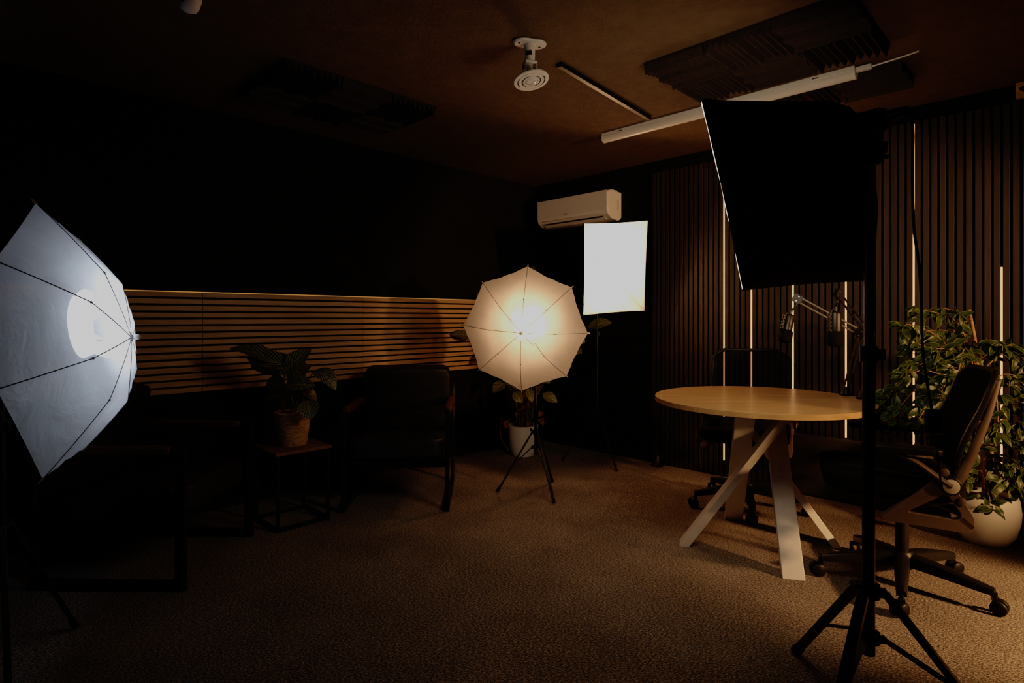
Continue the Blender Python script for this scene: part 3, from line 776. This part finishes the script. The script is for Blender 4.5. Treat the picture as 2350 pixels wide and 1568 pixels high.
# ------------------------------------------------------------------ office chairs (front = +y)
def office_chair(name, label, loc, face, meshm, spin=0):
    t = thing(name, label, 'office chair', loc, face - PI / 2, 'mesh office chairs at the table')
    b = MB()
    b.cushion((0, .06, .478), (.49, .50, .085), n=10, e=.34, puff=.25); b.build('seat', m_blackc, t, 60)
    b = MB(); b.box((0, .02, .405), (.20, .26, .05)); b.box((.0, .02, .425), (.40, .40, .018)); b.build('tilt_mechanism', m_blackp, t, 40, bevel=.008)
    b = MB(); b.tube([(.10, .04, .40), (.25, .06, .392)], .006, 8); b.tube([(.23, .06, .392), (.29, .065, .39)], .011, 10); b.build('lever', m_blackp, t)
    # gas lift
    b = MB(); b.tube([(0, 0, .27), (0, 0, .40)], .0145, 18); b.build('gas_lift', m_chrome, t)
    b = MB(); b.tube([(0, 0, .115), (0, 0, .275)], .0265, 20); b.build('lift_cover', m_blackp, t)
    b = MB(); b.lathe([(.038, .075), (.048, .085), (.048, .135), (.036, .15)], 24); b.build('base_hub', m_blackp, t, 50)
    for k in range(5):
        an = spin + k * 2 * PI / 5 - (face - PI / 2); d = V((math.cos(an), math.sin(an), 0)); s = V((-d.y, d.x, 0))
        b = MB(); P = []
        for q in range(9):
            f = q / 8; r = .035 + .285 * f; w = .030 - .012 * f; zt = .142 - .045 * f ** 1.5; zb = .092 - .022 * f ** 1.2 if f < .95 else .072
            c = d * r
            P.append([c + s * (-w) + V((0, 0, zb)), c + s * (-w * .9) + V((0, 0, zt - .008)), c + s * (-w * .5) + V((0, 0, zt)), c + s * (w * .5) + V((0, 0, zt)), c + s * (w * .9) + V((0, 0, zt - .008)), c + s * w + V((0, 0, zb)), c + s * (-w) + V((0, 0, zb))])
        b.grid(P); b.f.append([len(b.v) - 7 + i for i in range(6)]); b.mi.append(0)
        lg = b.build('base_arm', m_blackp, t, 45)
        c = d * .322; ca = an + random.uniform(-.7, .7) + PI / 2
        cs = V((math.cos(ca), math.sin(ca), 0))
        b = MB(); b.tube([c + V((0, 0, .045)), c + V((0, 0, .082))], .008, 10); b.box(c + V((0, 0, .056)), (.022, .022, .016)); cb = b.build('caster', m_blackp, t, 40)
        hc = c + cs.cross(V((0, 0, 1))) * .012 + V((0, 0, .0285))
        for sgn in (-1, 1):
            b = MB(); b.tube([hc + cs * sgn * .006, hc + cs * sgn * .010, hc + cs * sgn * .022, hc + cs * sgn * .026], [.026, .0283, .0283, .024], 22); b.build('wheel', m_blackp, cb, 50)
    YB = .07
    # back: reclined curved mesh in a frame
    def bk(x, h):  # x -1..1, h 0..1
        wd = .222 - .006 * (2 * h - 1) ** 2 + (.012 if h > .2 else .012 * h / .2)
        y = YB - .195 - .135 * h + .012 * math.sin(PI * min(1, h * 1.5)) - .03 * (1 - x * x)
        return V((x * wd, y, .545 + .405 * h))
    G, K = 14, 16
    def edge(u):
        """outline parameter -> (x,h) with rounded corners"""
        return u
    P = []
    for i in range(K + 1):
        h = i / K; row = []
        lim = 1.0
        if h > .86: lim = 1 - .30 * ((h - .86) / .14) ** 2.2
        if h < .12: lim = 1 - .20 * ((.12 - h) / .12) ** 2
        for j in range(G + 1): row.append(bk((-1 + 2 * j / G) * lim, h))
        P.append(row)
    b = MB(); b.grid(P); bm_ = b.build('back_mesh', meshm, t, 60)
    outl = [P[i][0] for i in range(K + 1)] + [P[K][j] for j in range(1, G)] + [P[K - i][G] for i in range(K + 1)] + [P[0][G - j] for j in range(1, G)]
    b = MB(); b.tube([p - V((0, .008, 0)) for p in outl], .0115, 10, closed=True); b.build('back_frame', m_blackp, t)
    # spine straps running down behind the mesh on both sides
    for sgn in (-1, 1):
        b = MB()
        top = bk(sgn * .93, .93) - V((0, .022, 0))
        pts = [top, bk(sgn * .97, .6) - V((0, .038, 0)), bk(sgn * 1.0, .3) - V((0, .048, .0)), V((sgn * .228, YB - .250, .60)), V((sgn * .235, YB - .225, .54)), V((sgn * .238, YB - .20, .505))]
        b.tube(smooth_path(pts, 5), [.011 + .007 * min(1, k / 14) for k in range(26)], 10, flat=.7); b.build('back_strut', m_grey, t)
        # triangular lower bracket
        mat = M(((0, 0, 1, 0), (1, 0, 0, 0), (0, 1, 0, 0), (0, 0, 0, 1)))
        out = round_poly([(YB - .175, .56), (YB + .055, .345), (YB - .250, .332), (YB - .275, .375)], .034)
        inn = round_poly([(YB - .178, .480), (YB - .045, .388), (YB - .215, .378), (YB - .230, .395)], .022)
        b = MB(); b.ringprism(out, inn, sgn * .238 - .017, sgn * .238 + .017, mat); b.build('back_bracket', m_grey, t, 40, bevel=.006)
        # armrest
        pv = V((sgn * .262, YB - .188, .512))
        b = MB(); b.lathe([(.036, -.010), (.036, .008), (.030, .012)], 28, frame(pv, (sgn, 0, 0))); ah = b.build('pivot_housing', m_blackp, t, 40)
        b = MB(); b.lathe([(.0275, .010), (.0275, .015), (.024, .0175)], 28, frame(pv, (sgn, 0, 0))); b.build('pivot_cap', m_knob, ah, 40)
        b = MB(); pp = [pv, pv + V((0, .05, .035)), pv + V((0, .11, .080)), pv + V((0, .17, .108))]
        b.tube(smooth_path(pp, 5), [.027 - .0006 * k for k in range(16)], 12, flat=.5); ar = b.build('armrest', m_grey, t)
        b = MB(); b.cushion((sgn * .268, .045, .642), (.075, .27, .030), n=6, e=.4, puff=.2); b.build('arm_pad', m_blackp, ar, 60)
        for q in range(2):
            b = MB(); b.lathe([(.016, 0), (.016, .006), (.010, .009)], 16, frame((sgn * .252, YB + (-.17, -.225)[q], (.560, .452)[q]), (sgn, 0, 0))); b.build('bracket_bolt', m_grey, t, 40)
    b = MB(); b.tube([(-.22, -.16, .40), (-.1, -.10, .405), (.1, -.10, .405), (.22, -.16, .40)], .016, 10); b.build('cross_bar', m_blackp, t)
    return t
office_chair('office_chair', 'black mesh office chair with taupe frame in front of the ficus', (1.704, 2.546, 0), math.radians(155), m_chairmesh, math.radians(20))
office_chair('office_chair', 'black mesh office chair behind the round table, LED strips shining through', (1.45, 3.60, 0), math.radians(243), m_backmesh, math.radians(38))

# ------------------------------------------------------------------ armchairs (front = +y)
def armchair(name, label, loc, face):
    t = thing(name, label, 'armchair', loc, face - PI / 2, 'black wood-armed armchairs by the left wall')
    w = .31; bw, bd = .024, .046
    for sgn in (-1, 1):
        x = sgn * w
        b = MB(); b.box((x, .33, .305), (bw, bd, .61)); b.build('front_leg', m_black, t, 0, bevel=.004)
        b = MB(); b.beam((x, -.30, .0), (x, -.33, .70), bw, bd, side=(1, 0, 0)); b.build('rear_leg', m_black, t, 0, bevel=.004)
        b = MB(); b.box((x, .015, .023), (bw, .63, .046)); b.build('bottom_rail', m_black, t, 0, bevel=.004)
        b = MB(); b.box((x, .0, .595), (bw, .66, .026)); b.build('arm_rail', m_black, t, 0, bevel=.003)
        b = MB(); b.cushion((x, .01, .598), (.050, .56, .040), n=6, e=.4, puff=0); b.build('armrest', m_arm, t, 60)
    for yy, zz in ((.27, .27), (-.27, .25)):
        b = MB(); b.box((0, yy, zz), (2 * w, .03, .04)); b.build('cross_rail', m_black, t, 0, bevel=.004)
    mt = M.Translation((0, .035, .345)) @ M.Rotation(.10, 4, 'X')
    b = MB(); b.cushion((0, 0, 0), (.575, .60, .125), mt, n=10, e=.22, puff=.16); b.build('seat_cushion', m_leather, t, 60)
    mb = M.Translation((0, -.275, .60)) @ M.Rotation(-.24, 4, 'X')
    b = MB(); b.cushion((0, 0, 0), (.585, .11, .46), mb @ M.Rotation(0, 4, 'X'), n=12, e=.2, puff=0)
    bc = b.build('back_cushion', m_leather, t, 60)
    for z in (.085, -.055):
        for x in (-.165, 0, .165):
            q = MB(); q.lathe([(.014, -.004), (.013, .002), (.006, .004)], 14, mb @ frame((x, .056, z), (0, 1, 0))); q.build('button', m_leather, bc)
        q = MB(); q.box((0, .0555, z), (.55, .002, .003), mb); q.build('seam', m_dark, bc, 0)
    return t
armchair('armchair', 'black tufted armchair facing the camera, right of the side table', (-.716, 3.83, 0), math.radians(-87))
armchair('armchair', 'black armchair seen from the side, between cool umbrella and side table', (-1.735, 2.795, 0), math.radians(-1))

# ------------------------------------------------------------------ side table
ST = V((-1.269, 3.36, 0))
t = thing('side_table', 'small square side table with rustic brown top and black wire frame between the armchairs', 'side table', ST, A0)
s = .158
b = MB(); b.box((0, 0, .4215), (.325, .325, .017)); b.build('tabletop', m_rustic, t, 0, bevel=.002)
for sx in (-1, 1):
    for sy in (-1, 1):
        b = MB(); b.box((sx * (s - .012), sy * (s - .012), .206), (.018, .018, .412)); b.build('leg', m_black, t, 0, bevel=.001)
for sx in (-1, 1):
    b = MB(); b.box((sx * (s - .012), 0, .012), (.018, 2 * s - .042, .018)); b.build('bottom_rail', m_black, t, 0, bevel=.001)
    b = MB(); b.box((0, sx * (s - .012), .012), (2 * s - .042, .018, .018)); b.build('bottom_rail', m_black, t, 0, bevel=.001)

# ------------------------------------------------------------------ plants
def leaf(b, base, tip, w, face=(0, -1, .3), droop=.15, fold=.25, curl=0, nl=12, nw=6, shape=.9):
    base, tip = V(base), V(tip); d = tip - base; L = d.length; dn = d.normalized()
    f = V(face); f = (f - dn * dn.dot(f)).normalized(); s = dn.cross(f)
    P, U = [], []
    for i in range(nl + 1):
        u = i / nl
        wd = w / 2 * (math.sin(PI * min(1, u ** shape * .985 + .01)) ** .75) + .0004
        c = base + d * u + f * (droop * L * math.sin(PI * u))
        row, ur = [], []
        for j in range(nw + 1):
            v = -1 + 2 * j / nw
            row.append(c + s * (v * wd) + f * (abs(v) * wd * fold - curl * wd * v * v + .03 * wd * math.sin(u * 21 + v * 2) * abs(v)))
            ur.append((u, .5 + v * .5))
        P.append(row); U.append(ur)
    b.grid(P, 0, U)
# calathea in a basket on the side table
PB = V((-1.270, 3.375, .4305))
t = thing('potted_calathea', 'striped calathea in a woven basket pot on the side table', 'potted plant', PB)
b = MB(); prof = []
for k in range(34):
    z = .185 * k / 33; r = .073 + .026 * (z / .185) ** .8; prof.append((r - .001, z)); prof.append((r + .0035, z + .0027))
b.lathe(prof, 48); b.build('basket', m_basket, t, 20)
b = MB(); b.tube([(.099 * math.cos(a), .099 * math.sin(a), .186) for a in [2 * PI * k / 40 for k in range(40)]], .006, 8, closed=True); b.build('basket_rim', m_basket, t)
b = MB(); b.lathe([(.0005, .172), (.095, .170), (.094, .160), (.001, .16)], 32); b.build('soil', m_soil, t)
fo = MB(); stm = MB()
Lp = lambda px, py, Y: at(px, py, Y) - PB
root = V((0, 0, .165))
spec = [((655, 846, 3.36), (527, 800, 3.28), .135, (0, -.5, 1), .10), ((668, 845, 3.33), (566, 822, 3.33), .12, (.1, -.7, .6), .12),
        ((652, 858, 3.30), (714, 803, 3.36), .115, (-.3, -1, .3), .10), ((668, 868, 3.40), (640, 808, 3.38), .10, (.2, -.8, .5), .08),
        ((668, 905, 3.36), (716, 836, 3.42), .12, (-.4, -.9, .5), .18), ((718, 852, 3.36), (771, 896, 3.30), .105, (.5, -.7, .6), .22),
        ((652, 888, 3.30), (724, 886, 3.26), .105, (0, -.8, .6), .12), ((707, 918, 3.30), (712, 964, 3.24), .115, (.25, -.9, .35), .10),
        ((655, 905, 3.34), (610, 918, 3.36), .10, (-.3, -.6, .7), .12), ((650, 895, 3.40), (618, 868, 3.46), .10, (-.4, -.6, .7), .1),
        ((690, 900, 3.42), (728, 925, 3.48), .09, (.3, -.5, .8), .15), ((676, 880, 3.46), (700, 830, 3.5), .10, (.1, -.8, .5), .1), ((640, 862, 3.4), (575, 838, 3.42), .10, (0, -.6, .8), .1)]
for bp_, tp_, w, fc, dr in spec:
    p, q = Lp(*bp_), Lp(*tp_); leaf(fo, p, q, w, fc, dr)
    r0 = root + V((random.uniform(-.05, .05), random.uniform(-.05, .05), 0))
    stm.tube(smooth_path([r0, r0.lerp(p, .5) + V((0, 0, .02)), p], 5), .0028, 6)
fo.build('foliage', m_cal, t, 60); stm.build('stems_cluster' if False else 'stem_bunch', m_stem, t)

# tall calathea in a white pot in the corner
PC = V((.093, 4.93, 0))
t = thing('potted_calathea', 'tall calathea in a white pot standing in the corner behind the warm umbrella', 'potted plant', PC)
b = MB(); b.lathe([(.080, .0), (.092, .004), (.112, .06), (.124, .14), (.129, .23), (.131, .258), (.125, .260), (.121, .25), (.118, .21)], 48, caps=False); b.f.append(list(range(47, -1, -1))); b.mi.append(0); b.build('pot', m_pot, t, 50)
b = MB(); b.lathe([(.0005, .226), (.119, .224)], 32, caps=False); b.build('soil', m_soil, t)
st = MB(); rnd = random.Random(11)
for k in range(46):
    a = rnd.uniform(0, 2 * PI); r = rnd.uniform(0, .085); hgt = rnd.uniform(.38, .62)
    p0 = V((r * math.cos(a), r * math.sin(a), .222)); p1 = p0 + V((.25 * r * math.cos(a) + rnd.uniform(-.03, .03), .25 * r * math.sin(a), hgt))
    st.tube([p0, p0.lerp(p1, .5) + V((rnd.uniform(-.02, .02), 0, 0)), p1], [.0045, .0038, .003], 6)
st.build('dry_stem_bunch', m_drystem, t)
fo = MB(); gs = MB(); dl = MB()
Lc = lambda px, py, Y: at(px, py, Y) - PC
spec = [((1350, 752, 4.85), (1404, 741, 4.8), .105, (0, -.8, .6), .1), ((1096, 778, 4.85), (1036, 768, 4.8), .10, (0, -.8, .6), .1), ((1246, 904, 4.75), (1279, 924, 4.7), .085, (0, -.9, .4), .12),
        ((1180, 900, 4.72), (1198, 924, 4.68), .085, (0, -1, .2), .1), ((1211, 892, 4.74), (1221, 924, 4.68), .07, (.2, -1, .2), .1), ((1158, 880, 4.8), (1132, 902, 4.75), .10, (-.2, -.8, .5), .14),
        ((1325, 780, 4.9), (1343, 786, 4.9), .07, (0, -.9, .4), .1), ((1290, 828, 4.85), (1312, 842, 4.82), .08, (0, -.9, .4), .1), ((1280, 852, 4.85), (1298, 864, 4.8), .07, (0, -.9, .4), .1), ((1238, 862, 4.85), (1262, 880, 4.8), .08, (0, -.9, .4), .1),
        ((1220, 720, 4.9), (1262, 690, 4.9), .1, (0, -.8, .6), .1), ((1180, 730, 4.9), (1130, 720, 4.9), .1, (0, -.8, .6), .1), ((1200, 800, 4.85), (1255, 800, 4.85), .1, (0, -.8, .6), .1), ((1150, 820, 4.85), (1100, 830, 4.85), .1, (0, -.8, .6), .1), ((1110, 690, 4.95), (1096, 672, 4.95), .05, (0, -1, .2), .1), ((1215, 650, 4.95), (1225, 610, 4.95), .08, (0, -1, .2), .1), ((1320, 800, 4.9), (1335, 812, 4.9), .06, (0, -1, .2), .1)]
for bp_, tp_, w, fc, dr in spec:
    p, q = Lc(*bp_), Lc(*tp_); leaf(fo, p, q, w, fc, dr)
    r0 = V((rnd.uniform(-.05, .05), rnd.uniform(-.05, .05), .3))
    gs.tube(smooth_path([r0, r0.lerp(p, .45) + V((0, 0, .10 if p.z > .5 else .04)), p], 5), .003, 6)
for bp_, tp_, w in [((1195, 938, 4.78), (1208, 936, 4.7), .05), ((1165, 965, 4.75), (1160, 985, 4.72), .045), ((1240, 962, 4.76), (1248, 978, 4.7), .05), ((1188, 955, 4.8), (1182, 945, 4.75), .04), ((1243, 945, 4.8), (1236, 958, 4.75), .04)]:
    p, q = Lc(*bp_), Lc(*tp_); leaf(dl, p, q, w, (0, -1, .3), .2, .9); dl.tube([V((rnd.uniform(-.05, .05), -.02, .34)), p], .002, 5)
dl.tube(smooth_path([Lc(1168, 985, 4.85), Lc(1150, 960, 4.8), Lc(1150, 1005, 4.75), Lc(1168, 1035, 4.72)], 6), .0035, 6)
fo.build('foliage', m_cal2, t, 60); gs.build('stem_bunch', m_stem, t); dl.build('dry_leaf_tangle', m_dryleaf, t, 60)

# ficus in a white pot at right
PF = V((2.462, 3.035, 0))
t = thing('potted_ficus', 'variegated ficus tree in a large white pot at right, behind the mesh chair', 'potted plant', PF)
b = MB(); b.lathe([(.085, 0), (.098, .004), (.128, .05), (.146, .12), (.149, .17), (.143, .225), (.137, .245), (.131, .247), (.129, .235), (.13, .2)], 56, caps=False); b.f.append(list(range(55, -1, -1))); b.mi.append(0); b.build('pot', m_pot, t, 50)
b = MB(); b.lathe([(.0005, .226), (.131, .222)], 32, caps=False); b.build('soil', m_soil, t)
Lf = lambda px, py, Y: at(px, py, Y) - PF
tr = MB()
main = smooth_path([V((0, .0, .22)), Lf(2262, 1050, 3.04), Lf(2248, 960, 3.03), Lf(2242, 870, 3.03), Lf(2240, 800, 3.02), Lf(2224, 710, 3.02)], 6)
tr.tube(main, [.016 - .009 * k / len(main) for k in range(len(main))], 10)
m2 = smooth_path([V((.04, .02, .22)), Lf(2275, 1050, 3.06), Lf(2268, 940, 3.06), Lf(2255, 850, 3.06), Lf(2252, 810, 3.05)], 6)
tr.tube(m2, [.011 - .004 * k / len(m2) for k in range(len(m2))], 8)
tr.build('trunk', m_bark, t, 60)
br = MB(); fo = MB(); rnd = random.Random(21)
targets = [((2238, 860), (2200, 745), (2120, 712), 2.95), ((2240, 800), (2215, 735), (2170, 708), 3.0), ((2238, 880), (2160, 780), (2088, 745), 2.85), ((2240, 880), (2150, 830), (2085, 850), 2.9),
           ((2245, 900), (2120, 850), (2045, 900), 2.8), ((2245, 920), (2130, 880), (2060, 940), 2.75), ((2248, 930), (2160, 890), (2110, 960), 2.8), ((2240, 860), (2200, 810), (2150, 800), 2.85),
           ((2250, 830), (2290, 790), (2345, 800), 2.95), ((2255, 850), (2310, 810), (2372, 850), 2.9), ((2258, 880), (2320, 860), (2380, 920), 2.85), ((2258, 900), (2310, 880), (2350, 960), 2.9),
           ((2262, 940), (2320, 930), (2355, 1020), 2.85), ((2262, 960), (2300, 960), (2335, 1070), 2.85), ((2265, 1000), (2300, 1010), (2300, 1090), 2.85), ((2262, 1010), (2245, 1000), (2225, 1080), 2.85), ((2262, 1040), (2285, 1050), (2330, 1110), 2.9),
           ((2240, 830), (2260, 785), (2300, 790), 2.9), ((2245, 850), (2215, 800), (2200, 850), 2.8), ((2240, 900), (2190, 860), (2160, 900), 2.75), ((2262, 900), (2285, 900), (2290, 980), 2.8), ((2250, 1080), (2262, 1100), (2272, 1150), 2.85),
           ((2258, 960), (2225, 930), (2205, 1000), 2.9), ((2240, 920), (2180, 900), (2140, 930), 2.85), ((2240, 860), (2130, 800), (2100, 790), 2.95), ((2240, 780), (2190, 760), (2130, 760), 3.0)]
for a, m_, e_, Y in targets:
    p0, p1, p2 = Lf(a[0], a[1], 3.03), Lf(m_[0], m_[1], (3.03 + Y) / 2 + .02), Lf(e_[0], e_[1], Y)
    path = smooth_path([p0, p1, p2, p2 + V(((p2 - p1).x * .15, 0, -.03))], 7)
    br.tube(path, [.0035 - .0024 * k / len(path) for k in range(len(path))], 6)
    n = len(path)
    for i in range(4, n):
        for rep in range(2 if i % 3 else 1):
            p = path[i] + V((rnd.uniform(-.02, .02), rnd.uniform(-.04, .04), rnd.uniform(-.012, .012)))
            d = V((rnd.uniform(-.8, .8) + (p2 - p0).normalized().x * .7, rnd.uniform(-.7, .5), rnd.uniform(-.95, .15))).normalized()
            ln = rnd.uniform(.045, .078)
            st0 = p + d * .012
            br.tube([p, st0], .0008, 4)
            q_ = st0 + d * ln
            w_ = q_ + PF
            if w_.dot(DU) > WU - .04 : continue
            leaf(fo, st0, q_, ln * rnd.uniform(.40, .52), (rnd.uniform(-.5, .5), -1 + rnd.uniform(-.2, .6), rnd.uniform(.1, 1.1)), rnd.uniform(.04, .16), .22, nl=6, nw=4, shape=.8)
br.build('branch_web', m_bark, t, 60); fo.build('foliage', m_fic, t, 60)

# ------------------------------------------------------------------ small things by the walls
p = R(4.07, 2.40)
t = thing('mini_stand', 'short black post with flared base on the floor left of the table', 'stand', p)
b = MB(); b.lathe([(.048, 0), (.05, .006), (.045, .012), (.026, .04), (.017, .08)], 28); b.build('base', m_black, t, 50)
b = MB(); b.tube([(0, 0, .05), (0, 0, .36)], .017, 16); b.build('post', m_black, t)
b = MB(); b.tube([(0, 0, .355), (0, 0, .375)], .020, 16); b.build('cap', m_blackp, t)
t = thing('power_socket', 'small brown socket box at the foot of the slat cladding, right of the ficus pot', 'socket', R(WU - .024, .195, .02), A0)
b = MB(); b.box((-.02, 0, .042), (.04, .075, .08)); b.build('box', plain('brown_box', (.30, .19, .11), .5), t, 0, bevel=.004)
b = MB(); b.lathe([(.020, 0), (.020, .002), (.016, .003)], 20, frame((-.04, 0, .045), (-1, 0, 0))); b.build('outlet', m_dark, t)
t = MB(); t.tube(smooth_path([R(WU - .06, .19, .05), R(WU - .12, .15, .006), R(WU - .20, .02, .005), R(WU - .18, -.2, .005), R(WU - .1, -.4, .005)], 8), .0045, 8)
tag(t.build('floor_cable', m_blackp), 'black power cord on the carpet at the right edge beside the pot', 'cord')
t = MB(); t.tube(smooth_path([fl(1044, 1046) + V((0, 0, .01)), fl(1090, 1038) + V((0, 0, .009)), fl(1130, 1033) + V((0, 0, .009)), fl(1158, 1026) + V((0, 0, .009))], 8), .008, 8)
tag(t.build('floor_cable', m_blackp), 'black cable lying along the foot of the left wall beside the corner plant', 'cord')

# ------------------------------------------------------------------ light from the parts of the room outside the picture
def spot(name, loc, target, energy, size, blend, soft):
    ld = bpy.data.lights.new(name, 'SPOT'); ld.energy = energy; ld.color = (1, .50, .21); ld.shadow_soft_size = soft; ld.spot_size = math.radians(size); ld.spot_blend = blend
    lo = bpy.data.objects.new(name, ld); C.objects.link(lo); lo.location = loc
    lo.rotation_euler = (V(target) - V(loc)).to_track_quat('-Z', 'Y').to_euler()
spot('warm_lamp', (3.45, .35, 1.45), (1.55, 4.0, 1.05), 450, 46, .45, .10)
spot('warm_floor_lamp', (2.75, 1.55, .85), (2.05, 2.15, 0), 190, 58, .6, .05)

w = bpy.data.worlds.new('world'); sc.world = w; w.use_nodes = True
w.node_tree.nodes['Background'].inputs[0].default_value = (.9, .75, .65, 1); w.node_tree.nodes['Background'].inputs[1].default_value = .0

# ------------------------------------------------------------------ render look
vs = sc.view_settings; vs.view_transform = 'Standard'; vs.look = 'None'; vs.exposure = 0; vs.gamma = 1
try:
    vs.use_curve_mapping = True
    cm = vs.curve_mapping; cm.use_clip = False; cm.extend = 'HORIZONTAL'
    cv = cm.curves[3]
    P = [(0, 0), (.004, .0008), (.012, .0045), (.03, .021), (.06, .054), (.15, .15), (.5, .40), (1.0, .58), (1.8, .69), (2.6, .72)]
    cv.points[0].location = P[0]; cv.points[1].location = P[-1]
    for x, y in P[1:-1]: cv.points.new(x, y)
    cm.update()
except Exception as ex:
    print('curve', ex)
cy = sc.cycles
cy.use_denoising = True
cy.max_bounces = 7; cy.diffuse_bounces = 3; cy.glossy_bounces = 2; cy.transparent_max_bounces = 12
cy.use_adaptive_sampling = True; cy.adaptive_threshold = .07; cy.adaptive_min_samples = 16
cy.sample_clamp_indirect = 6.0; cy.sample_clamp_direct = 0
cy.caustics_reflective = False; cy.caustics_refractive = False
